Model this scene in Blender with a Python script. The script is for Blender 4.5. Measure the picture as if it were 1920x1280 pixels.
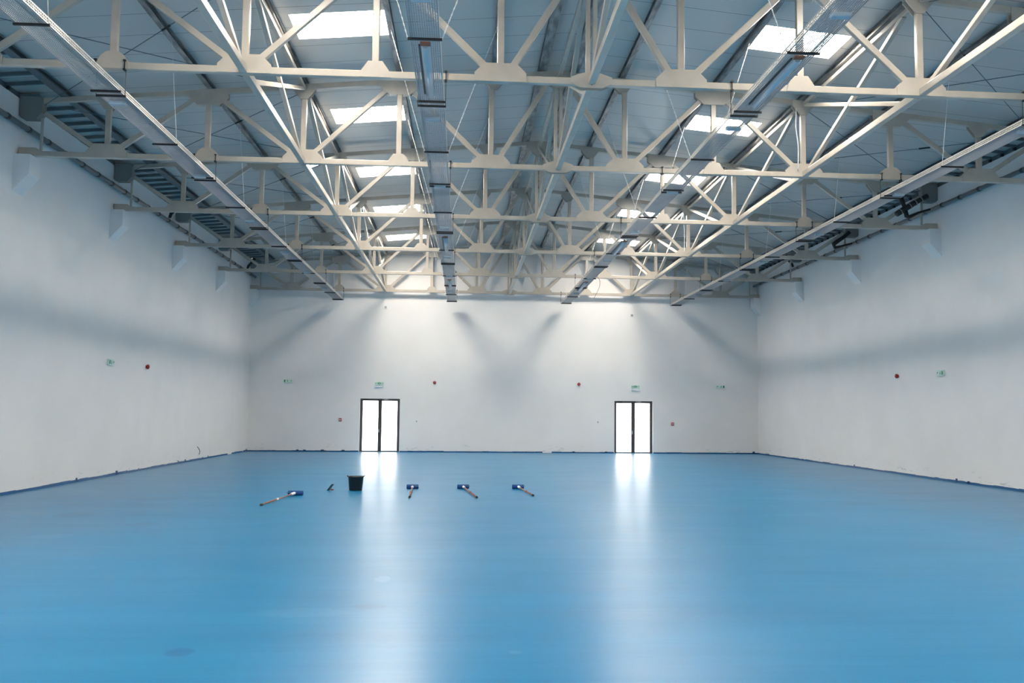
import bpy, bmesh, math, random
from mathutils import Vector, Matrix
random.seed(7)
scn = bpy.context.scene
for o in list(bpy.data.objects): bpy.data.objects.remove(o)

# ------------------------------------------------------------------ camera
CAM = Vector((-2.0939, -46.4469, 1.8709))
F_PX, YAW, PIT, ROL, SX, SY = 1860.75, .0763, .0789, .0088, 52.63, -13.22
cd = bpy.data.cameras.new('camera'); cam = bpy.data.objects.new('camera', cd)
scn.collection.objects.link(cam); scn.camera = cam
fw = Vector((math.sin(YAW)*math.cos(PIT), math.cos(YAW)*math.cos(PIT), math.sin(PIT)))
rt = Vector((math.cos(YAW), -math.sin(YAW), 0)); up = rt.cross(fw)
r2 = rt*math.cos(ROL) + up*math.sin(ROL); u2 = -rt*math.sin(ROL) + up*math.cos(ROL)
cam.matrix_world = Matrix(((r2.x, u2.x, -fw.x, CAM.x), (r2.y, u2.y, -fw.y, CAM.y), (r2.z, u2.z, -fw.z, CAM.z), (0, 0, 0, 1)))
cd.sensor_fit = 'HORIZONTAL'; cd.sensor_width = 36.0
cd.lens = F_PX/1920*36.0; cd.shift_x = -SX/1920; cd.shift_y = SY/1920
cd.clip_start = .05; cd.clip_end = 300

# ------------------------------------------------------------------ world, exposure
SKY = 4.6            # radiance of the overcast sky behind the glass doors
PANEL = 33.0         # radiance of the translucent roof lights
w = bpy.data.worlds.new('overcast_sky'); scn.world = w; w.use_nodes = True
w.node_tree.nodes['Background'].inputs[0].default_value = (1, .98, .95, 1)
w.node_tree.nodes['Background'].inputs[1].default_value = SKY
vs = scn.view_settings
vs.view_transform = 'Standard'; vs.look = 'None'; vs.exposure = 0.72; vs.gamma = 1.0; vs.use_curve_mapping = False

def portal(name, loc, rot, sx, sy):
    l = bpy.data.lights.new(name, 'AREA'); l.shape = 'RECTANGLE'; l.size = sx; l.size_y = sy
    l.cycles.is_portal = True
    o = bpy.data.objects.new(name, l); scn.collection.objects.link(o); o.location = loc; o.rotation_euler = rot
    return o
for s in (-1, 1):
    portal('door_daylight', (s*5.97, .62, 1.23), (math.radians(-90), 0, 0), 1.8, 2.45)

# ------------------------------------------------------------------ materials
def mat(name, col, rough=.5, metal=0., spec=.5, emit=None, es=1.):
    m = bpy.data.materials.new(name); m.use_nodes = True
    b = m.node_tree.nodes['Principled BSDF']
    b.inputs['Base Color'].default_value = (*col, 1); b.inputs['Roughness'].default_value = rough
    b.inputs['Metallic'].default_value = metal; b.inputs['Specular IOR Level'].default_value = spec
    if emit:
        b.inputs['Emission Color'].default_value = (*emit, 1); b.inputs['Emission Strength'].default_value = es
    return m
def noise_tint(m, c1, c2, scale=(1, 1, 1), nscale=4., detail=4., lo=.4, hi=.6):
    nt = m.node_tree; b = nt.nodes['Principled BSDF']
    tc = nt.nodes.new('ShaderNodeTexCoord'); mp = nt.nodes.new('ShaderNodeMapping')
    mp.inputs['Scale'].default_value = scale
    n = nt.nodes.new('ShaderNodeTexNoise'); n.inputs['Scale'].default_value = nscale; n.inputs['Detail'].default_value = detail
    r = nt.nodes.new('ShaderNodeValToRGB')
    r.color_ramp.elements[0].position = lo; r.color_ramp.elements[1].position = hi
    r.color_ramp.elements[0].color = (*c1, 1); r.color_ramp.elements[1].color = (*c2, 1)
    L = nt.links.new
    L(tc.outputs['Object'], mp.inputs[0]); L(mp.outputs[0], n.inputs['Vector'])
    L(n.outputs['Fac'], r.inputs[0]); L(r.outputs[0], b.inputs['Base Color'])
    return n, mp
M = {}
M['cream'] = mat('cream_steel_paint', (.46, .42, .36), .28, spec=.6)
noise_tint(M['cream'], (.405, .368, .318), (.485, .443, .385), (1, 1, 1), 3, 5, .3, .7)
M['wall'] = mat('white_wall_paint', (.80, .80, .80), .55, spec=.3)
noise_tint(M['wall'], (.79, .785, .785), (.83, .825, .825), (1, 1, 1), .8, 5, .3, .7)
def scuffs(m):
    nt = m.node_tree; b = nt.nodes['Principled BSDF']; L = nt.links.new
    src = b.inputs['Base Color'].links[0].from_socket
    tc = nt.nodes.new('ShaderNodeTexCoord'); sp = nt.nodes.new('ShaderNodeSeparateXYZ'); L(tc.outputs['Object'], sp.inputs[0])
    mp = nt.nodes.new('ShaderNodeMapping'); mp.inputs['Scale'].default_value = (.6, .6, 3); L(tc.outputs['Object'], mp.inputs[0])
    n = nt.nodes.new('ShaderNodeTexNoise'); n.inputs['Scale'].default_value = 3.2; n.inputs['Detail'].default_value = 7; n.inputs['Distortion'].default_value = 1.2
    L(mp.outputs[0], n.inputs['Vector'])
    r1 = nt.nodes.new('ShaderNodeMapRange'); r1.inputs[1].default_value = .62; r1.inputs[2].default_value = .70; L(n.outputs['Fac'], r1.inputs[0])
    r2 = nt.nodes.new('ShaderNodeMapRange'); r2.inputs[1].default_value = .45; r2.inputs[2].default_value = .10; L(sp.outputs['Z'], r2.inputs[0])
    mu = nt.nodes.new('ShaderNodeMath'); mu.operation = 'MULTIPLY'; L(r1.outputs[0], mu.inputs[0]); L(r2.outputs[0], mu.inputs[1])
    mx = nt.nodes.new('ShaderNodeMix'); mx.data_type = 'RGBA'; L(mu.outputs[0], mx.inputs[0]); L(src, mx.inputs[6])
    mx.inputs[7].default_value = (.50, .53, .56, 1); L(mx.outputs[2], b.inputs['Base Color'])
scuffs(M['wall'])
M['galv'] = mat('galvanised_steel', (.42, .44, .46), .38, .75)
noise_tint(M['galv'], (.16, .165, .17), (.40, .40, .40), (1, .25, 1), 9, 4, .35, .65)
M['rail'] = mat('dull_galvanised_steel', (.17, .19, .21), .5, .5)
M['dark'] = mat('dark_steel', (.03, .032, .036), .45, .5)
M['endplate'] = mat('grey_primer_steel', (.22, .22, .215), .55)
M['mesh'] = mat('galvanised_wire_mesh', (.27, .31, .355), .45, .35)
M['siderail'] = mat('bright_tray_edge', (.62, .60, .56), .35, .4)
M['frame'] = mat('charcoal_door_frame', (.045, .042, .045), .4)
M['white'] = mat('white_plastic', (.82, .82, .82), .4)
M['tube'] = mat('lamp_cover_floor_tint', (.36, .45, .52), .22)  # blue reflection of the floor is put into this base colour
M['lamp'] = mat('frosted_lamp_cover', (.80, .84, .86), .25)
M['signbox'] = mat('pale_green_sign_face', (.62, .78, .71), .4)
M['red'] = mat('red_plastic', (.35, .01, .01), .35)
M['green'] = mat('green_print', (.0, .22, .10), .5)
M['grey'] = mat('grey_plastic', (.28, .29, .30), .45)
M['black'] = mat('black_rubber', (.012, .012, .013), .45)
M['pipe'] = mat('grey_drain_pipe', (.15, .145, .15), .4)
M['roller'] = mat('blue_roller_sleeve', (.004, .05, .20), .85)
M['wood'] = mat('brown_handle', (.25, .08, .035), .45)
M['chrome'] = mat('chrome', (.75, .75, .75), .2, 1.)
M['coating'] = mat('blue_edge_coating', (.0, .085, .25), .35)
M['chain'] = mat('white_chain', (.78, .78, .76), .45)
M['cable'] = mat('brown_cable', (.12, .03, .02), .6)
M['fill_glow'] = mat('added_fill_glow', (.8, .8, .8), .4, emit=(1, .92, .82), es=3.4)  # glow of the added side openings, an assumed daylight fill
M['day'] = mat('rooflight_polycarbonate', (.8, .85, .85), .4, emit=(1, .90, .77), es=PANEL)

# roof deck: pale coated sandwich panels with joints across the hall and fine ribs
m = M['deck'] = mat('pale_roof_panel', (.56, .55, .53), .33, .0)
nt = m.node_tree; b = nt.nodes['Principled BSDF']; L = nt.links.new
tc = nt.nodes.new('ShaderNodeTexCoord'); sp = nt.nodes.new('ShaderNodeSeparateXYZ'); L(tc.outputs['Object'], sp.inputs[0])
def math_n(op, a, bb=None):
    n = nt.nodes.new('ShaderNodeMath'); n.operation = op
    for i, v in enumerate((a, bb)):
        if v is None: continue
        if isinstance(v, (int, float)): n.inputs[i].default_value = v
        else: L(v, n.inputs[i])
    return n.outputs[0]
fr = math_n('FRACT', sp.outputs['Y']); joint = math_n('LESS_THAN', fr, .022)
rib = math_n('SINE', math_n('MULTIPLY', sp.outputs['Y'], 2*math.pi*10))
mix = nt.nodes.new('ShaderNodeMix'); mix.data_type = 'RGBA'
mix.inputs[6].default_value = (.56, .55, .53, 1); mix.inputs[7].default_value = (.22, .22, .22, 1)
L(joint, mix.inputs[0]); L(mix.outputs[2], b.inputs['Base Color'])
bp = nt.nodes.new('ShaderNodeBump'); bp.inputs['Strength'].default_value = .25; bp.inputs['Distance'].default_value = .01
L(math_n('SUBTRACT', math_n('MULTIPLY', rib, .25), math_n('MULTIPLY', joint, 2.)), bp.inputs['Height']); L(bp.outputs[0], b.inputs['Normal'])

# floor: poured blue resin, glossy with faint trowel ripples
m = M['floor'] = mat('blue_resin_floor', (.0, .23, .52), .14, spec=.40)
nt = m.node_tree; b = nt.nodes['Principled BSDF']; L = nt.links.new
tc = nt.nodes.new('ShaderNodeTexCoord')
def tex_noise(scale, ns, det, dist=0.):
    mp = nt.nodes.new('ShaderNodeMapping'); mp.inputs['Scale'].default_value = scale
    n = nt.nodes.new('ShaderNodeTexNoise'); n.inputs['Scale'].default_value = ns; n.inputs['Detail'].default_value = det
    n.inputs['Distortion'].default_value = dist
    L(tc.outputs['Object'], mp.inputs[0]); L(mp.outputs[0], n.inputs['Vector']); return n.outputs['Fac']
rip = tex_noise((.22, 1.6, 1), 1.4, 2, .0)
fine = tex_noise((.5, 3, 1), 5, 2, .0)
pat = tex_noise((.5, 1.0, 1), .9, 3, .3)
rr = nt.nodes.new('ShaderNodeMapRange'); rr.inputs[1].default_value = .35; rr.inputs[2].default_value = .7
rr.inputs[3].default_value = .276; rr.inputs[4].default_value = .305; L(pat, rr.inputs[0]); L(rr.outputs[0], b.inputs['Roughness'])
cr = nt.nodes.new('ShaderNodeValToRGB'); L(tex_noise((.35, 1.5, 1), .8, 5, .6), cr.inputs[0])
cr.color_ramp.elements[0].position = .25; cr.color_ramp.elements[0].color = (.0, .165, .36, 1)
cr.color_ramp.elements[1].position = .75; cr.color_ramp.elements[1].color = (.0, .20, .42, 1)
col = cr.outputs[0]
sp = nt.nodes.new('ShaderNodeSeparateXYZ'); L(tc.outputs['Object'], sp.inputs[0])
wob = tex_noise((1, 1, 1), 5, 3, .5)
def mth(op, a, c=None):
    n = nt.nodes.new('ShaderNodeMath'); n.operation = op
    for i, v in enumerate((a, c)):
        if v is None: continue
        if isinstance(v, (int, float)): n.inputs[i].default_value = v
        else: L(v, n.inputs[i])
    return n.outputs[0]
DK, LT = (.0, .115, .29), (.10, .30, .52)
SPOTS = [(-2.97, -35.03, .09, .22, LT, .45), (-2.98, -36.63, .17, .13, DK, .5), (-4.26, -38.4, .11, .15, DK, .8),
         (-8.93, -28.1, .35, .45, DK, .6), (-8.12, -31.15, .30, .30, LT, .35), (-8.53, -24.83, .5, .45, DK, .5), (-7.3, -29.6, .28, .35, DK, .45),
         (8.66, -22.9, .7, .3, DK, .7), (6.4, -25.6, .4, .35, DK, .5), (-1.66, -38.5, .06, .06, LT, .5), (-3.6, -36.9, .5, .2, LT, .25)]
for cx, cy, rx, ry, c4, amt in SPOTS:
    dx = mth('DIVIDE', mth('SUBTRACT', sp.outputs['X'], cx), rx); dy = mth('DIVIDE', mth('SUBTRACT', sp.outputs['Y'], cy), ry)
    rr2 = mth('ADD', mth('ADD', mth('MULTIPLY', dx, dx), mth('MULTIPLY', dy, dy)), mth('MULTIPLY', mth('SUBTRACT', wob, .5), 1.6))
    mr = nt.nodes.new('ShaderNodeMapRange'); mr.inputs[1].default_value = 1.15; mr.inputs[2].default_value = .75; mr.inputs[4].default_value = amt; L(rr2, mr.inputs[0])
    mx = nt.nodes.new('ShaderNodeMix'); mx.data_type = 'RGBA'; L(mr.outputs[0], mx.inputs[0]); L(col, mx.inputs[6]); mx.inputs[7].default_value = (*c4, 1)
    col = mx.outputs[2]
L(col, b.inputs['Base Color'])
ad = nt.nodes.new('ShaderNodeMath'); ad.operation = 'MULTIPLY_ADD'; L(fine, ad.inputs[0]); ad.inputs[1].default_value = .10; L(rip, ad.inputs[2])
bp = nt.nodes.new('ShaderNodeBump'); bp.inputs['Strength'].default_value = .22; bp.inputs['Distance'].default_value = .02
L(ad.outputs[0], bp.inputs['Height']); L(bp.outputs[0], b.inputs['Normal'])

# thin door glass
m = bpy.data.materials.new('door_glass'); m.use_nodes = True; nt = m.node_tree; nt.nodes.clear()
o_ = nt.nodes.new('ShaderNodeOutputMaterial'); mx = nt.nodes.new('ShaderNodeMixShader'); mx.inputs[0].default_value = .06
t_ = nt.nodes.new('ShaderNodeBsdfTransparent'); g_ = nt.nodes.new('ShaderNodeBsdfGlossy'); g_.inputs['Roughness'].default_value = .02
nt.links.new(t_.outputs[0], mx.inputs[1]); nt.links.new(g_.outputs[0], mx.inputs[2]); nt.links.new(mx.outputs[0], o_.inputs[0])
M['glass'] = m

# ------------------------------------------------------------------ builders
class MB:
    def __init__(s): s.v = []; s.f = []
    def add(s, vs, fs):
        n = len(s.v); s.v += [tuple(v) for v in vs]; s.f += [tuple(i+n for i in f) for f in fs]; return s
    def box(s, x0, x1, y0, y1, z0, z1):
        return s.add([(x0,y0,z0),(x1,y0,z0),(x1,y1,z0),(x0,y1,z0),(x0,y0,z1),(x1,y0,z1),(x1,y1,z1),(x0,y1,z1)],
                     [(0,3,2,1),(4,5,6,7),(0,1,5,4),(1,2,6,5),(2,3,7,6),(3,0,4,7)])
    def bar(s, a, b, w, h=None, side=(0, 1, 0)):
        # rectangular bar from a to b; w along `side`, h across it
        h = h or w; a = Vector(a); b = Vector(b); d = (b-a).normalized(); sd = Vector(side)
        sd = (sd - d*sd.dot(d)).normalized(); t = d.cross(sd)
        P = [p + sd*(i*w/2) + t*(j*h/2) for p in (a, b) for i, j in ((-1,-1),(1,-1),(1,1),(-1,1))]
        return s.add(P, [(0,3,2,1),(4,5,6,7),(0,1,5,4),(1,2,6,5),(2,3,7,6),(3,0,4,7)])
    def tube(s, pts, r, n=8, cap=True):
        pts = [Vector(p) for p in pts]; rs = r if isinstance(r, (list, tuple)) else [r]*len(pts)
        base = len(s.v); prev = None
        for i, p in enumerate(pts):
            d = (pts[min(i+1, len(pts)-1)] - pts[max(i-1, 0)])
            d = d.normalized() if d.length > 1e-9 else Vector((0, 0, 1))
            if prev is None:
                ref = Vector((0, 0, 1)) if abs(d.z) < .9 else Vector((1, 0, 0)); u = d.cross(ref).normalized()
            else:
                u = (prev - d*prev.dot(d)).normalized()
            prev = u; vv = d.cross(u)
            for k in range(n):
                a = 2*math.pi*k/n; s.v.append(tuple(p + (u*math.cos(a) + vv*math.sin(a))*rs[i]))
        for i in range(len(pts)-1):
            for k in range(n):
                a = base+i*n+k; bq = base+i*n+(k+1) % n; s.f.append((a, bq, bq+n, a+n))
        if cap:
            s.f.append(tuple(base+k for k in reversed(range(n)))); s.f.append(tuple(base+(len(pts)-1)*n+k for k in range(n)))
        return s
    def prism(s, poly, y0, y1):
        # polygon in XZ (counter clockwise) extruded along Y
        n = len(poly); vs = [(x, y0, z) for x, z in poly] + [(x, y1, z) for x, z in poly]
        fs = [tuple(range(n)), tuple(reversed(range(n, 2*n)))] + [(i, i+n, (i+1) % n+n, (i+1) % n) for i in range(n)]
        return s.add(vs, fs)
    def lathe(s, prof, n=32, c=(0, 0, 0)):
        base = len(s.v)
        for r, z in prof:
            for k in range(n):
                a = 2*math.pi*k/n; s.v.append((c[0]+r*math.cos(a), c[1]+r*math.sin(a), c[2]+z))
        for i in range(len(prof)-1):
            for k in range(n):
                a = base+i*n+k; bq = base+i*n+(k+1) % n; s.f.append((a, bq, bq+n, a+n))
        return s
    def build(s, name, m, parent=None, bevel=0, smooth=False):
        me = bpy.data.meshes.new(name); me.from_pydata(s.v, [], s.f); me.update()
        bm = bmesh.new(); bm.from_mesh(me); bmesh.ops.recalc_face_normals(bm, faces=bm.faces); bm.to_mesh(me); bm.free()
        if m: me.materials.append(M[m] if isinstance(m, str) else m)
        o = bpy.data.objects.new(name, me); scn.collection.objects.link(o)
        if parent: o.parent = parent
        if bevel:
            md = o.modifiers.new('edge', 'BEVEL'); md.width = bevel; md.segments = 2; md.limit_method = 'ANGLE'
        if smooth:
            for p in me.polygons: p.use_smooth = len(p.vertices) == 4
        return o
def tag(o, label=None, cat=None, group=None, kind=None):
    if label: o['label'] = label
    if cat: o['category'] = cat
    if group: o['group'] = group
    if kind: o['kind'] = kind
    return o
def empty(name, loc, label, cat, group=None, rz=0):
    o = bpy.data.objects.new(name, None); scn.collection.objects.link(o); o.location = loc; o.rotation_euler.z = rz
    o.empty_display_size = .1
    return tag(o, label, cat, group)
def kids(o): return [c for c in bpy.data.objects if c.parent == o]
def copy_tree(o, parent=None):
    ch = kids(o); c = o.copy(); scn.collection.objects.link(c); c.parent = parent
    for k in ch: copy_tree(k, c)
    return c
def S(o): o['kind'] = 'structure'; return o

# ------------------------------------------------------------------ dimensions
HW, Y0, YB = 12.0, .33, -60.0        # half width, far wall, back wall
WT = 8.72                            # side wall top
def top(x): return 9.80 - .09*abs(x) # upper edge of the truss top chord
def deck(x): return 9.94 - .09*abs(x)
TY = [-36 + 6*k for k in range(7)]   # truss planes

# ------------------------------------------------------------------ room shell
S(MB().box(-HW-.3, HW+.3, YB-.3, Y0+.4, -.2, 0).build('floor', 'floor'))
FILL_OPENING = {-1: (-43., -34., 3.2), 1: (-41., -35., 2.8)}   # added side openings out of view, put in to light the lower walls
for s, nm in ((-1, 'wall_left'), (1, 'wall_right')):
    xa, xb = min(s*HW, s*(HW+.3)), max(s*HW, s*(HW+.3)); g0, g1, gz = FILL_OPENING[s]
    S(MB().box(xa, xb, YB-.3, g0, 0, WT).box(xa, xb, g1, Y0+.4, 0, WT).box(xa, xb, g0, g1, gz, WT).build(nm, 'wall'))
    S(MB().box(s*(HW+.14)-.01, s*(HW+.14)+.01, g0, g1, 0, gz).build('lit_panel_%d' % (41 if s < 0 else 42), 'fill_glow'))  # invented glowing sheet filling each unseen side opening
DX, DW, DH = 5.97, .92, 2.47         # doors
def gable(mb, y0, y1, doors):
    segs = [(-HW, HW)]
    zt = lambda x: deck(x) - .005
    if doors:
        mb.box(-HW, -DX-DW, y0, y1, 0, DH); mb.box(-DX+DW, DX-DW, y0, y1, 0, DH); mb.box(DX+DW, HW, y0, y1, 0, DH)
    z0 = DH if doors else 0
    mb.prism([(-HW, z0), (HW, z0), (HW, zt(HW)), (0, zt(0)), (-HW, zt(HW))], y0, y1)
mb = MB(); gable(mb, Y0, Y0+.30, True); S(mb.build('wall_far', 'wall'))
mb = MB(); gable(mb, YB-.3, YB, False); S(mb.build('wall_back', 'wall'))
# roof deck with openings for the roof lights
XI, XO = 3.70, 5.55
mids = [TY[0]-3 - 6*k for k in range(3, -1, -1)] + [t+3 for t in TY[:-1]]
def slab(mb, xa, xb, ya, yb, th=.18):
    za, zb = deck(xa), deck(xb)
    mb.add([(xa,ya,za),(xb,ya,zb),(xb,yb,zb),(xa,yb,za),(xa,ya,za+th),(xb,ya,zb+th),(xb,yb,zb+th),(xa,yb,za+th)],
           [(0,3,2,1),(4,5,6,7),(0,1,5,4),(1,2,6,5),(2,3,7,6),(3,0,4,7)])
mb = MB(); YE = Y0+.4
for s in (-1, 1):
    slab(mb, 0, s*XI, YB-.3, YE); slab(mb, s*XO, s*(HW+.3), YB-.3, YE)
    ya = YB-.3
    for c in mids:
        slab(mb, s*XI, s*XO, ya, c-.63); ya = c+.63
    slab(mb, s*XI, s*XO, ya, YE)
S(mb.build('ceiling', 'deck'))
n = 0
for s in (-1, 1):
    for c in mids:
        n += 1; mb = MB(); xa, xb = s*(XI-.0), s*(XO+.0); za, zb = deck(xa)+.15, deck(xb)+.15
        mb.add([(xa,c-.63,za),(xb,c-.63,zb),(xb,c+.63,zb),(xa,c+.63,za),(xa,c-.63,za+.06),(xb,c-.63,zb+.06),(xb,c+.63,zb+.06),(xa,c+.63,za+.06)],
               [(0,3,2,1),(4,5,6,7),(0,1,5,4),(1,2,6,5),(2,3,7,6),(3,0,4,7)])
        S(mb.build('lit_panel_%d' % n, 'day'))
# dark flashing closing the wall head under the deck
for s, nm in ((-1, 'trim_1'), (1, 'trim_2')):
    S(MB().box(min(s*(HW+.02), s*(HW+.3)), max(s*(HW+.02), s*(HW+.3)), YB, Y0, WT, deck(HW)-.01).build(nm, 'rail'))

# uneven blue coating line along the foot of the walls
def edge_line(name, L0, L1, fn):
    mb = MB(); t = L0
    while t < L1:
        ln = random.uniform(.15, .8); h = random.choice([.05, .055, .06, .066])
        if random.random() > .02: fn(mb, t, min(t+ln, L1), h)
        if random.random() < .10:
            k = random.uniform(t, min(t+ln, L1)); fn(mb, k, k+random.uniform(.05, .16), h+random.uniform(.02, .06))
        t += ln
    S(mb.build(name, 'coating'))
edge_line('baseboard_left', -46, Y0-.012, lambda m_, a, b_, h: m_.box(-HW, -HW+.012, a, b_, 0, h))
edge_line('baseboard_right', -46, Y0-.012, lambda m_, a, b_, h: m_.box(HW-.012, HW, a, b_, 0, h))
for nm, a, b_ in (('baseboard_far', -HW, -DX-DW-.02), ('baseboard_far.001', -DX+DW+.02, DX-DW-.02), ('baseboard_far.002', DX+DW+.02, HW)):
    edge_line(nm, a, b_, lambda m_, p, q, h: m_.box(p, q, Y0-.012, Y0, 0, h))

# ------------------------------------------------------------------ double doors
def door(name, cx, thick_left):
    r = bpy.data.objects.new(name, None); scn.collection.objects.link(r); r.location = (cx, Y0+.17, 0); S(r)
    w_, h = .919, 2.469; fwid = .10
    f = MB(); f.box(-w_, -w_+fwid, -.05, .05, 0, h); f.box(w_-fwid, w_, -.05, .05, 0, h); f.box(-w_+fwid, w_-fwid, -.05, .05, h-.05, h)
    f.build('door_frame', 'frame', r)
    for s in (-1, 1):
        a, b_ = (-w_+fwid+.0005, -.0005) if s < 0 else (.0005, w_-fwid-.0005)
        st = .082; leaf = MB(); lo = a if s > 0 else b_-st
        # meeting stile is the wide one, the hinge stile slim
        m0, m1 = (a, a+st) if s > 0 else (b_-st, b_)
        h0, h1 = (b_-.02, b_) if s > 0 else (a, a+.02)
        leaf.box(m0, m1, -.03, .03, .018, h-.0505); leaf.box(h0, h1, -.03, .03, .018, h-.0505)
        g0, g1 = (m1, h0) if s > 0 else (h1, m0)
        leaf.box(g0, g1, -.03, .03, .018, .06); leaf.box(g0, g1, -.03, .03, h-.10, h-.0505)
        lf = leaf.build('door_leaf', 'frame', r)
        MB().box(g0, g1, -.006, .006, .06, h-.10).build('glass_pane', 'glass', lf)
        if s < 0:
            hd = MB(); hd.tube([(-.04, -.03, 1.02), (-.04, -.075, 1.02), (-.16, -.075, 1.02)], .011, 8)
            hd.box(-.055, -.025, -.036, -.03, .90, 1.06); hd.build('door_handle', 'chrome', lf)
        cx0 = -w_+.12 if s < 0 else .12
        MB().box(cx0, cx0+.26, -.10, -.05, h-.06, h-.005).bar((cx0+.05, -.08, h-.065), (cx0+.42, -.055, h-.075), .02).build(
            'door_closer', 'dark' if s < 0 else 'galv', r)
    th = MB().box(-w_+fwid, w_-fwid, -.06, .06, 0, .018).build('threshold', 'galv', r)
    return r
door('door_1', -DX, True); door('door_2', DX, False)

# ------------------------------------------------------------------ roof trusses
BZ0, BZ1 = 7.44, 7.56
def make_truss(label):
    r = empty('roof_truss', (0, TY[1], 0), label, 'roof truss', 'steel roof trusses spanning the hall')
    d = .12; bv = .012
    for s in (-1, 1):
        mb = MB().box(min(0, s*11.5), max(0, s*11.5), -d/2, d/2, BZ0, BZ1)
        x0, x1 = s*11.45, s*11.985
        mb.prism([(s*11.3, BZ0+.002), (x1, BZ0+.002), (x1, BZ1+.07), (s*11.62, BZ1+.07)], -d/2-.012, d/2+.012)
        mb.build('bottom_chord', 'cream', r, bv)
        MB().bar((0, 0, top(0)-.06), (s*11.6, 0, top(11.6)-.06), d).build('top_chord', 'cream', r, bv)
        for x in (1.55, 3.65, 5.8, 7.92, 10.1):
            MB().bar((s*x, 0, BZ1-.02), (s*x, 0, top(x)-.10), .10, .12).build('vertical_strut', 'cream', r, bv)
        for a, b_ in ((1.55, 0), (1.55, 3.65), (5.8, 3.65), (5.8, 7.92), (10.1, 7.92), (10.1, 11.62)):
            zt = top(b_)-.12 if b_ < 11 else 8.42
            dx = .12 if b_ > a else -.12
            MB().bar((s*(a+dx), 0, BZ1+.02), (s*(b_-dx*1.2), 0, zt), .10, .11).build('diagonal_strut', 'cream', r, bv)
        for x, big in ((1.55, 1), (3.65, 0), (5.8, 1), (7.92, 0), (10.1, 1)):
            if big: P = [(-.44, 7.445), (.44, 7.445), (.44, 7.59), (.27, 7.76), (-.27, 7.76), (-.44, 7.59)]
            else: P = [(-.26, 7.445), (.26, 7.445), (.23, 7.56), (.12, 7.72), (-.12, 7.72), (-.23, 7.56)]
            if not big and x > 5: P = [(-.26, 7.445), (.26, 7.445), (.24, 7.57), (.19, 7.66), (.10, 7.73), (-.10, 7.73), (-.19, 7.66), (-.24, 7.57)]
            P = [(s*x+px, z) for px, z in P]
            MB().prism(P, -.078, -.055).prism(P, .055, .078).build('gusset_plate', 'cream', r)
        for x, big in ((1.5, 0), (3.65, 1), (5.8, 0), (7.92, 1), (10.1, 0)):
            t = lambda px: top(s*x+px)
            if big: P = [(-.24, -.36), (.24, -.36), (.44, -.19), (.44, 0), (-.44, 0), (-.44, -.19)]
            else: P = [(-.08, -.34), (.08, -.34), (.25, -.13), (.25, 0), (-.25, 0), (-.25, -.13)]
            P = [(s*x+px, top(x) + dz - .01 + (top(s*x+px)-top(x) if dz == 0 else 0)) for px, dz in P]
            mb = MB().prism(P, -.078, -.055).prism(P, .055, .078)
            if big: mb.box(s*x-.24, s*x-.07, -.055, .055, top(x)-.37, top(x)-.355).box(s*x+.07, s*x+.24, -.055, .055, top(x)-.37, top(x)-.355)
            mb.build('gusset_plate', 'cream', r)
        P = [(11.50, 8.40), (11.62, 8.27), (11.93, 8.27), (11.985, 8.33), (11.985, 8.77), (11.50, 8.77)]
        P = [(s*x, z) for x, z in P]
        MB().prism(P, -.13, .13).box(min(s*11.55, s*11.98), max(s*11.55, s*11.98), -.17, .17, 8.775, 8.80).build('end_plate', 'endplate', r, .006)
        MB().bar((s*11.53, 0, BZ1-.02), (s*11.53, 0, 8.32), .05).build('hanger_post', 'cream', r)
    # double post and splice plates at mid span
    for s in (-1, 1):
        MB().bar((s*.06, 0, BZ1), (s*.06, 0, top(0)-.1), .08, .075).build('centre_post', 'cream', r, .006)
    P = [(-.35, 7.46), (-.19, 7.385), (.19, 7.385), (.35, 7.46), (.35, 7.57), (.13, 7.645), (-.13, 7.645), (-.35, 7.57)]
    g = MB().prism(P, -.085, -.058).prism(P, .058, .085).build('gusset_plate', 'cream', r)
    mb = MB()
    for z in (7.44, 7.52, 7.60): mb.tube([(0, -.11, z), (0, -.08, z)], .018, 6)
    mb.build('bolt', 'galv', g)
    P = [(-.10, 9.38), (.10, 9.38), (.38, 9.60), (.38, 9.755), (0, 9.79), (-.38, 9.755), (-.38, 9.60)]
    MB().prism(P, -.078, -.055).prism(P, .055, .078).build('gusset_plate', 'cream', r)
    return r
nth = ['overhead, behind the edge of view', 'first in view, nearest the camera', 'second in view from the camera', 'third in view from the camera',
       'fourth in view from the camera', 'fifth in view, last but one', 'hard against the far wall']
tr = make_truss('cream painted steel roof truss, ' + nth[1])
for k, y in enumerate(TY):
    if k == 1: continue
    c = copy_tree(tr); c.location.y = y; c['label'] = 'cream painted steel roof truss, ' + nth[k]

# ------------------------------------------------------------------ longitudinal bracing frames
def make_brace():
    r = empty('bracing_frame', (0, 0, 0), 'x', 'bracing frame', 'lengthwise bracing frames between the trusses')
    zb, zt = 7.50, 9.16; a, b_ = .10, 5.90; bv = .01
    MB().bar((0, a, zb), (0, b_, zb), .12, .13, (1, 0, 0)).build('bottom_member', 'cream', r, bv)
    MB().bar((0, a, zt), (0, b_, zt), .09, .09, (1, 0, 0)).build('top_member', 'cream', r, bv)
    MB().bar((0, .55, zt-.03), (0, b_-.35, zb+.06), .09, .09, (1, 0, 0)).build('diagonal', 'cream', r, bv)
    MB().bar((.0, .75, zb+.06), (.0, b_-.1, zt-.03), .07, .085, (1, 0, 0)).build('diagonal', 'cream', r, bv)
    return r
bays = ['in the nearest bay', 'between first and second trusses', 'between second and third trusses',
        'between third and fourth trusses', 'between fourth and fifth trusses', 'in the last bay']
br0 = make_brace()
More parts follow.
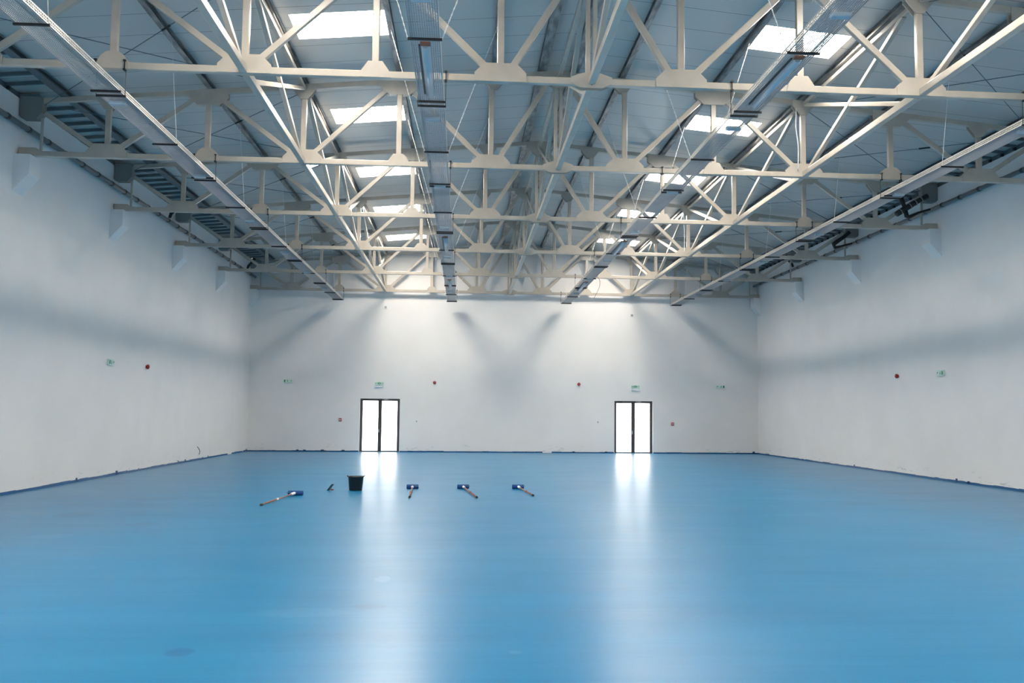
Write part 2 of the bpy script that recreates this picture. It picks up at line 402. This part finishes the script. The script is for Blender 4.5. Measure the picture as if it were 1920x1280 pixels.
for s, side in ((-1, 'on the left'), (0, 'under the ridge'), (1, 'on the right')):
    for k in range(6):
        c = br0 if (s == -1 and k == 0) else copy_tree(br0)
        c.location = (s*5.8, TY[k], 0.0 if s else .25*0)
        c['label'] = 'cream steel bracing frame %s, %s' % (side, bays[k])
        if s == 0:
            for o in kids(c):
                if o.name.startswith('top_member'): o.location.z = .42
                if o.name.startswith('diagonal'): o.scale.z = (9.55-7.53)/(9.13-7.53); o.location.z = 7.53-7.53*o.scale.z

# thin crossing tie rods in the outer roof bays
def make_rods(s):
    r = empty('cross_brace', (0, 0, 0), 'x', 'cross brace', 'thin crossing tie rods below the roof')
    for a, b_ in (((5.95, .1), (11.45, 5.9)), ((11.45, .1), (5.95, 5.9))):
        za, zb = top(a[0])-.16, top(b_[0])-.16
        if a[0] > 6: za, zb = za, zb
        off = .02 if a[0] > 6 else -.02
        mb = MB().tube([(s*a[0], a[1], za+off), (s*b_[0], b_[1], zb+off)], .009, 6)
        o = mb.build('tie_rod', 'rail', r)
        p = Vector((s*a[0], a[1], za+off)).lerp(Vector((s*b_[0], b_[1], zb+off)), .3); q = Vector((s*a[0], a[1], za+off)).lerp(Vector((s*b_[0], b_[1], zb+off)), .335)
        MB().tube([p, q], .022, 6).build('turnbuckle', 'dark', o)
    return r
for s, side in ((-1, 'left'), (1, 'right')):
    base = make_rods(s)
    for k in range(6):
        c = base if k == 0 else copy_tree(base)
        c.location.y = TY[k]; c['label'] = 'thin dark crossed tie rods under %s slope, %s' % (side, bays[k])

# ------------------------------------------------------------------ purlins and eave rails
PX = [(.38, 'at the ridge'), (1.5, 'second from the ridge'), (3.65, 'along the inner edge of the roof lights'), (5.8, 'along the outer edge of the roof lights'),
      (7.9, 'fifth from the ridge'), (11.05, 'nearest the side wall')]
for s, side in ((-1, 'left'), (1, 'right')):
    for x, d in PX:
        w_ = .115; h = .135; z1 = deck(x)-.006; z0 = z1-h; t = .008
        mb = MB()
        if x < 1: w_ = .19
        if x > 11: w_ = .20
        zl = lambda px: -.09*s*(px)   # follow the slope
        X = s*x
        mb.box(X-w_/2, X+w_/2, YB, Y0, z0, z0+t); mb.box(X-t/2, X+t/2, YB, Y0, z0+t, z1-t-.004)
        mb.box(X-w_/2, X+w_/2, YB, Y0, z1-t-.004, z1-.004)
        mb.box(X-w_/2, X-w_/2+t, YB, Y0, z0+t, z0+.03); mb.box(X+w_/2-t, X+w_/2, YB, Y0, z1-.035, z1-t-.004)
        o = mb.build('roof_purlin', 'galv' if x < 11 else 'rail')
        tag(o, 'long galvanised purlin on %s slope, %s' % (side, d), 'purlin', 'galvanised purlins running to the far wall')
    y = TY[1]+.45
    first = None
    while y < Y0-.3:
        if min(abs(y-t) for t in TY) > .24:
            if first is None:
                r = empty('eave_rail', (0, y, 0), 'short dull steel rail above the %s wall, one of a ladder-like row' % side, 'rail', 'short steel rails across the %s eave' % side)
                a, b_ = s*11.16, s*11.995
                za, zb = deck(11.16)-.008, deck(12)-.008
                mb = MB().add([(a,-.03,za-.07),(b_,-.03,zb-.07),(b_,.03,zb-.07),(a,.03,za-.07),(a,-.03,za),(b_,-.03,zb),(b_,.03,zb),(a,.03,za)],
                              [(0,3,2,1),(4,5,6,7),(0,1,5,4),(1,2,6,5),(2,3,7,6),(3,0,4,7)])
                mb.build('rail_bar', 'rail', r)
                MB().box(min(s*11.93, s*11.995), max(s*11.93, s*11.995), -.035, .035, zb-.14, zb-.07).build('bracket', 'dark', r)
                first = r
            else:
                c = copy_tree(first); c.location.y = y
        y += .6

# ------------------------------------------------------------------ wall corbels under the trusses
crb = None
cnth = ['', 'below the first truss in view', 'below the second truss', 'below the third truss', 'below the fourth truss', 'last but one', 'in the corner by the far wall']
for s, side in ((-1, 'left'), (1, 'right')):
    P = [(s*12.0, 6.60), (s*11.65, 7.00), (s*11.65, 7.432), (s*12.0, 7.432)]
    for k in range(1, 7):
        mb = MB().prism(P, -.27, .27)
        o = mb.build('wall_corbel', 'wall'); o.location.y = TY[k]
        tag(o, 'white slope-bottomed corbel on %s wall, %s' % (side, cnth[k]), 'corbel', 'white wall corbels carrying the trusses')

# ------------------------------------------------------------------ drain pipes along the side walls
for s, side in ((-1, 'left'), (1, 'right')):
    r = empty('drain_pipe', (s*11.84, TY[0], 8.06), 'long dark grey drain pipe with collars high along the %s wall' % side, 'pipe', 'wall drain pipes')
    MB().tube([(0, 0, 0), (0, 36.3, 0)], .06, 12).build('pipe', 'pipe', r, smooth=True)
    y = .5; cb = None
    while y < 36.2:
        if cb is None:
            cb = MB().tube([(0, -.05, 0), (0, .05, 0)], .070, 12).build('collar', 'black', r); cb.location.y = y
            wb = MB().box(min(s*.05, s*.155), max(s*.05, s*.155), -.01, .01, .02, .035).build('pipe_bracket', 'dark', r); wb.location.y = y
        else:
            for q in (cb, wb):
                c = q.copy(); scn.collection.objects.link(c); c.location.y = y
        y += 1.05
# insulated branch drains dropping from the eave into the pipe
def branch(s, y, kind, label):
    r = empty('branch_drain', (s*11.84, y, 8.06), label, 'drain', 'insulated branch drains at the eaves')
    k = .978 if kind else 1.
    p = lambda X, Y, Z: (s*(-2.09+(X+2.09)*k-11.84), Y, 1.87+(Z-1.87)*k-8.06)
    if kind == 2:
        A = [p(11.90, 0, 8.56), p(11.70, 0, 8.45), p(11.46, 0, 8.31), p(11.20, 0, 8.15), p(10.92, 0, 7.97)]
        MB().tube(A, [.075, .07, .078, .085, .08], 12).build('main_pipe', 'black', r, smooth=True)
        mb = MB()
        for X, Z in ((11.70, 8.45), (11.52, 8.345), (11.34, 8.235), (11.05, 8.055)):
            d = Vector((-.5*s, 0, -.32)).normalized()*.012; q = Vector(p(X, 0, Z)); mb.tube([q-d, q+d], .092, 12)
        mb.build('tape_band', 'grey', r)
        MB().tube([p(11.19, 0, 8.18), p(11.13, 0, 8.32), p(11.08, 0, 8.48)], [.06, .06, .07], 10).build('riser', 'black', r, smooth=True)
        MB().tube([p(11.20, 0, 8.10), p(11.24, 0, 7.92), p(11.32, .02, 7.90), p(11.66, .10, 8.06), p(12.07, .2, 8.19)], [.06, .07, .055, .035, .035], 10).build('outlet', 'black', r, smooth=True)
    elif kind == 1:
        MB().tube([p(11.90, 0, 8.56), p(11.66, 0, 8.36), p(11.44, 0, 8.21), p(11.27, 0, 8.09)], [.07, .065, .075, .07], 12).build('main_pipe', 'black', r, smooth=True)
        MB().tube([p(11.30, 0, 8.12), p(11.34, 0, 7.98), p(11.60, .1, 8.05), p(12.07, .2, 8.19)], [.06, .06, .04, .035], 10).build('outlet', 'black', r, smooth=True)
    else:
        MB().tube([p(11.50, 0, 8.66), p(11.60, 0, 8.48), p(11.76, 0, 8.30), p(11.81, 0, 8.15)], [.065, .065, .06, .045], 10).build('riser', 'black', r, smooth=True)
    return r
branch(1, -18.27, 2, 'large black taped branch drain by the third truss on the right wall')
branch(1, -12.27, 1, 'plain black bent branch drain by the fourth truss on the right wall')
branch(1, -5.5, 0, 'small black branch drain near the fifth truss on the right wall')
branch(-1, -13.4, 0, 'black branch drain just before the fourth truss on the left wall')
branch(-1, -1.6, 0, 'black branch drain near the far corner on the left wall')

# ------------------------------------------------------------------ mesh cable trays with lamps
TZ = 7.03
def make_tray(x, label, outer, s):
    r = empty('mesh_tray', (x, 0, TZ), label, 'cable tray', 'mesh trays running the length of the hall')
    YA, YZ = -42.0, -.30; hw = .198
    mb = MB(); n = 14
    for i in range(n):
        px = -hw + 2*hw*i/(n-1); mb.box(px-.006, px+.006, YA, YZ, -.004, .006)
    y = YA
    while y < YZ:
        mb.box(-hw, hw, y-.004, y+.004, .006, .011); y += .05
    mb.build('wire_mesh', 'mesh', r)
    for q in (-1, 1):
        mb = MB(); X = q*(hw+.008)
        mb.box(X-.006, X+.006, YA, YZ, .075, .092); mb.box(X-.004, X+.004, YA, YZ, -.004, .012); mb.box(X-.004, X+.004, YA, YZ, .036, .046)
        y = YA
        while y < YZ:
            mb.box(X-.004, X+.004, y-.007, y+.007, .012, .075); y += .05
        mb.build('side_rail', 'siderail', r)
    # carrier bars: double at each truss, single at mid bay
    proto = None
    ys = []
    for t in TY: ys += [t-.22, t+.02, t+3]
    ys = [q for q in ys if q < -.2 and q > YA] + [-.42]
    for yy in ys:
        if proto is None:
            proto = MB().box(-.24, .24, -.018, .018, -.040, -.006).build('carrier_bar', 'dark', r, .004); c = proto
        else:
            c = proto.copy(); scn.collection.objects.link(c)
        c.location.y = yy
    hp = None
    for t in TY[:]:
        for q in (-1, 1):
            if hp is None:
                hp = MB().tube([(0, 0, -.02), (0, 0, BZ0-TZ)], .006, 6).build('hanger_rod', 'dark', r); c = hp
                cl = MB().box(-.008, .008, -.096, -.080, BZ0-TZ-.03, BZ1-TZ+.02).box(-.022, .022, -.11, -.02, BZ1-TZ+.004, BZ1-TZ+.026).box(-.02, .02, -.11, -.02, BZ0-TZ-.03, BZ0-TZ-.004).build('beam_clamp', 'dark', c)
            else:
                c = hp.copy(); scn.collection.objects.link(c); c2 = cl.copy(); scn.collection.objects.link(c2); c2.parent = c
            c.location = (q*.232, t, 0)
    # slanting chains at mid bay up to the purlins
    sx = 1 if x > 0 else -1
    for k in range(6):
        yy = TY[k]+3
        if outer: ends = [(-.22*sx, sx*7.9)]
        else: ends = [(-.235*sx, sx*1.5), (.235*sx, sx*3.65)]
        for px, tx in ends:
            zt = deck(tx)-.142-TZ
            a = Vector((px, yy, -.02)); b_ = Vector((tx-x, yy, zt))
            mb = MB()
            if outer: mb.tube([a, b_], .005, 5)
            else:
                # twisted link chain drawn as a row of small links
                N = int((b_-a).length/.045)
                for i in range(N):
                    p = a.lerp(b_, i/N); q = a.lerp(b_, (i+.92)/N)
                    mb.bar(p, q, .018 if i % 2 else .009, .009 if i % 2 else .018)
            mb.build('hanging_wire' if outer else 'chain', 'chain', r)
    # luminaires under the mesh
    def lamp(y0, y1):
        o = MB().tube([(0, y0, -.02), (0, y0+.03, -.025), (0, y1-.03, -.025), (0, y1, -.02)], [.045, .065, .065, .045], 14).build('tube_lamp', 'tube', r, smooth=True)
        MB().box(-.07, .07, y0-.12, y0-.005, -.03, -.006).build('lamp_end', 'wood', o)
        MB().box(.0-.10, -.075, y0, y1, -.02, .0).build('lamp_cable', 'black', o)
    if not outer:
        for a, b_ in ((-32.75, -30.6), (-17.3, -15.1), (-7.9, -5.3)): lamp(a, b_)
    for yy in (-34.4, -29.3, -24.1, -18.95, -13.7, -9.0, -4.4):
        ox = .0 if not outer else 0
        o = MB().box(-.13+ox, .13+ox, -.06, .06, -.075, -.01).build('bulkhead_light', 'tube', r, .018); o.location.y = yy
        if outer: o.location.y = yy-.35
    return r
make_tray(-7.95, 'mesh cable tray nearest the left wall', True, -1)
make_tray(-2.70, 'mesh cable tray left of the ridge, running almost straight away from the camera', False, -1)
make_tray(2.66, 'mesh cable tray right of the ridge with tube lamps under it', False, 1)
make_tray(7.90, 'mesh cable tray nearest the right wall', True, 1)
# loose cables
def cable(pts, r_, m_, label, name='hanging_cable'):
    P = [Vector(p) for p in pts]; out = []
    for i in range(len(P)-1):
        p0, p1, p2, p3 = P[max(i-1, 0)], P[i], P[i+1], P[min(i+2, len(P)-1)]
        for k in range(6):
            t = k/6; out.append(.5*((2*p1)+(-p0+p2)*t+(2*p0-5*p1+4*p2-p3)*t*t+(-p0+3*p1-3*p2+p3)*t**3))
    out.append(P[-1])
    o = MB().tube(out, r_, 6).build(name, m_, smooth=True); tag(o, label, 'cable'); return o
cable([(2.875, -9.3, 7.045), (2.93, -9.3, 7.03), (3.0, -9.3, 6.9), (3.0, -9.3, 6.7), (2.9, -9.3, 6.45), (2.78, -9.3, 6.22)], .008, 'cable', 'loose brown cable end hanging from the tray right of the ridge')
cable([(5.60, -24.15, 9.05), (5.57, -24.2, 8.6), (5.62, -24.2, 8.1), (5.62, -24.15, 7.58)], .012, 'white', 'white cable hanging beside the right post of the second truss in view')
cable([(5.60, -12.15, 9.05), (5.60, -12.2, 8.6), (5.62, -12.2, 8.1), (5.62, -12.15, 7.58)], .012, 'white', 'white cable hanging beside the right post of the fourth truss in view')

# ------------------------------------------------------------------ wall fittings
def placed(o, wall, a, z):
    if wall == 'far': o.location = (a, Y0, z); o.rotation_euler.z = 0
    elif wall == 'left': o.location = (-HW, a, z); o.rotation_euler.z = math.radians(90)
    else: o.location = (HW, a, z); o.rotation_euler.z = math.radians(-90)
    return o
def exit_sign(wall, a, z, label, style, arrow='both', sz=1.):
    r = empty('exit_sign', (0, 0, 0), label, 'emergency sign', 'emergency exit signs on the walls')
    w_, h, d = .21*sz, .085*sz, .07
    MB().box(-w_, w_, -d, 0, -h, h).build('housing', 'signbox', r, .01)
    f = MB()
    y0, y1 = -d-.004, -d+.001
    def tri(cx, q):
        f.prism([(cx+q*.03, .01), (cx-q*.012, .045), (cx-q*.012, -.025)][::(1 if q < 0 else -1)], y0, y1)
    if style == 'door':
        tri(-.145, -1); tri(.145, 1)
        # ring with a plain centre
        n = 18
        for k in range(n):
            a0, a1 = 2*math.pi*k/n, 2*math.pi*(k+1)/n
            f.prism([(.022*math.cos(a0), .012+.022*math.sin(a0)), (.052*math.cos(a0), .012+.052*math.sin(a0)), (.052*math.cos(a1), .012+.052*math.sin(a1)), (.022*math.cos(a1), .012+.022*math.sin(a1))], y0, y1)
        f.box(-.085, -.06, y0, y1, -.03, .05); f.box(.06, .085, y0, y1, -.03, .05)
    else:
        q = -1 if arrow == 'left' else 1
        # running figure leaving through a doorway, and an arrow
        tri(q*.14, q); f.box(min(q*.09, q*.13), max(q*.09, q*.13), y0, y1, .004, .016)
        f.box(-.16*q-.035, -.16*q+.035, y0, y1, -.05, .055)
        f.bar((-.05*q, -d-.0015, .03), (-.03*q, -d-.0015, -.01), .005, .022); f.bar((-.03*q, -d-.0015, -.01), (.01*q, -d-.0015, -.05), .005, .014)
        f.bar((-.03*q, -d-.0015, -.01), (-.07*q, -d-.0015, -.045), .005, .014); f.bar((-.05*q, -d-.0015, .025), (.0, -d-.0015, .01), .005, .012)
        f.tube([(-.052*q, y0, .05), (-.052*q, y1, .05)], .013, 10)
    f.build('pictogram', 'green', r)
    if style == 'door': MB().box(-w_*.97, w_*.97, -d+.01, 0, -h-.09, -h-.002).build('diffuser', 'lamp', r, .008)
    return placed(r, wall, a, z)
exit_sign('far', -10.19, 3.24, 'small green and white exit sign on the far wall near the left corner', 'side', 'right', .95)
exit_sign('far', -6.02, 3.17, 'green and white exit sign above the left double door', 'door')
exit_sign('far', 6.04, 3.14, 'green and white exit sign above the right double door', 'door')
exit_sign('far', 10.15, 3.19, 'small green and white exit sign on the far wall near the right corner', 'side', 'left', .95)
exit_sign('left', -17.82, 3.18, 'green and white exit sign on the left wall', 'side', 'right')
exit_sign('right', -18.1, 3.15, 'green and white exit sign on the right wall', 'side', 'left')
def siren(wall, a, z, label):
    r = empty('alarm_siren', (0, 0, 0), label, 'alarm', 'round red fire alarms')
    o = MB(); prof = [(.0, 0), (.052, 0), (.055, -.03), (.072, -.035), (.072, -.075), (.05, -.095), (.0, -.1)]
    n = 20; base = 0
    mb = MB()
    for rr_, y in prof:
        for k in range(n): mb.v.append((rr_*math.cos(2*math.pi*k/n), y, rr_*math.sin(2*math.pi*k/n)))
    for i in range(len(prof)-1):
        for k in range(n): mb.f.append((i*n+k, i*n+(k+1) % n, (i+1)*n+(k+1) % n, (i+1)*n+k))
    mb.build('sounder', 'red', r, smooth=True)
    MB().tube([(0, -.108, 0), (0, -.10, 0)], .016, 10).build('centre_cap', 'grey', r)
    return placed(r, wall, a, z)
siren('far', -3.45, 3.24, 'round dark red alarm on the far wall right of the left door')
siren('far', 3.34, 3.24, 'round dark red alarm on the far wall left of the right door')
siren('left', -14.58, 3.2, 'round dark red alarm on the left wall beside the exit sign')
siren('right', -15.13, 3.17, 'round dark red alarm on the right wall beside the exit sign')
def call_point(a, z, label):
    r = empty('call_point', (0, 0, 0), label, 'call point', 'red fire call points')
    MB().box(-.065, .065, -.05, 0, -.07, .07).build('housing', 'red', r, .008)
    MB().box(-.045, .045, -.054, -.05, -.018, .022).build('press_pane', 'white', r)
    return placed(r, 'far', a, z)
call_point(-7.78, 1.47, 'small red call point left of the left double door')
call_point(7.84, 1.40, 'small red call point right of the right double door')
def switch(a, z, label):
    r = empty('wall_switch', (0, 0, 0), label, 'switch', 'small wall switches')
    MB().box(-.04, .04, -.03, 0, -.06, .06).build('back_box', 'lamp', r, .005)
    MB().box(-.022, .022, -.038, -.03, -.035, .035).build('rocker', 'grey', r, .003)
    return placed(r, 'far', a, z)
switch(-4.26, 1.43, 'tiny grey switch right of the left double door')
switch(4.26, 1.46, 'tiny grey switch left of the right double door')
def junction(a, z, label):
    r = empty('junction_box', (0, 0, 0), label, 'junction box', 'small boxes high on the far wall')
    MB().box(-.065, .065, -.05, 0, -.065, .065).build('box_body', 'lamp', r, .008)
    MB().box(-.045, .045, -.056, -.05, -.045, .045).build('lid', 'grey', r, .004)
    return placed(r, 'far', a, z)
junction(-5.8, 6.75, 'small square box high on the far wall above the left door')
junction(5.88, 6.56, 'small square box high on the far wall above the right door')
cable([(-11.97, -8.05, .20), (-11.93, -8.1, .33), (-11.97, -8.2, .46), (-12.0, -8.24, .50)], .012, 'dark', 'short dark cable stub sticking out low on the left wall', 'cable_stub')

# ------------------------------------------------------------------ tools on the floor
def roller(hx, hy, ex, ey, label, ln=.29):
    r = empty('paint_roller', (hx, hy, 0), label, 'paint roller', 'long handled paint rollers on the floor')
    R_ = .052
    slv = MB().tube([(-ln/2, 0, R_), (-ln/2+.01, 0, R_), (ln/2-.01, 0, R_), (ln/2, 0, R_)], [R_-.008, R_, R_, R_-.008], 18).build('sleeve', 'roller', r, smooth=True)
    e = Vector((ex-hx, ey-hy, .02)); q = 1 if e.x < 0 else -1; q = -q
    xo = q*(ln/2)
    ax = e.normalized()
    n0 = Vector((0, -.10, .06))
    MB().tube([(xo-q*.03, 0, R_), (xo+q*.022, 0, R_), (xo+q*.022, -.07, R_+.02), (0, -.085, R_+.02), n0+ax*.05], .006, 6).build('wire_frame', 'chrome', r)
    a = n0; b_ = Vector((e.x, e.y, .024)); d = (b_-a).normalized()
    MB().tube([a, a+d*.06, a+d*.30], [.024, .032, .024], 10).build('ferrule', 'white', r, smooth=True)
    MB().tube([a+d*.28, b_-d*.12], .017, 8).build('pole', 'wood', r, smooth=True)
    mid = a.lerp(b_, .55)
    MB().tube([mid-d*.05, mid+d*.05], .026, 8).build('pole_clamp', 'white' if ln > .3 else 'wood', r)
    MB().tube([b_-d*.16, b_], [.024, .026], 10).build('grip', 'black', r, smooth=True)
    return r
roller(-5.78, -23.85, -6.03, -26.4, 'paint roller with a long brown pole, leftmost, left of the bucket', .33)
roller(-3.30, -21.85, -3.23, -24.5, 'paint roller right of the bucket with its pole pointing at the camera')
roller(-2.07, -21.80, -1.77, -24.55, 'third paint roller from the left, its pole slanting right')
roller(-.72, -21.75, -.50, -24.0, 'rightmost paint roller on the blue floor')
r = empty('bucket', (-4.62, -22.35, 0), 'black round rubber bucket standing on the blue floor', 'bucket')
MB().lathe([(0, .0), (.145, .0), (.152, .01), (.180, .31), (.188, .312), (.190, .33), (.182, .335), (.172, .325), (.145, .03), (0, .025)], 40).build('bucket_body', 'black', r, smooth=True)
for s in (-1, 1):
    MB().tube([(s*.178, -.05, .325), (s*.20, -.045, .34), (s*.205, 0, .345), (s*.20, .045, .34), (s*.178, .05, .325)], .009, 8).build('bucket_handle', 'black', r, smooth=True)
r = empty('trowel', (-5.21, -22.45, 0), 'small steel trowel tipped on edge between roller and bucket', 'trowel')
P = [Vector((-.07, -.05, .003)), Vector((-.02, .06, .003)), Vector((.085, .06, .15)), Vector((.035, -.05, .15))]
nrm = (P[1]-P[0]).cross(P[3]-P[0]).normalized()*.003
MB().add([*P, *[p+nrm for p in P]], [(0,1,2,3),(7,6,5,4),(0,4,5,1),(1,5,6,2),(2,6,7,3),(3,7,4,0)]).build('blade', 'dark', r)
MB().tube([(.0, -.01, .07), (.03, -.02, .05), (.055, -.03, .03)], .008, 8).build('tang', 'chrome', r)
MB().tube([(.035, -.085, .03), (.06, -.03, .024), (.075, .03, .022)], [.016, .02, .016], 10).build('grip', 'wood', r, smooth=True)
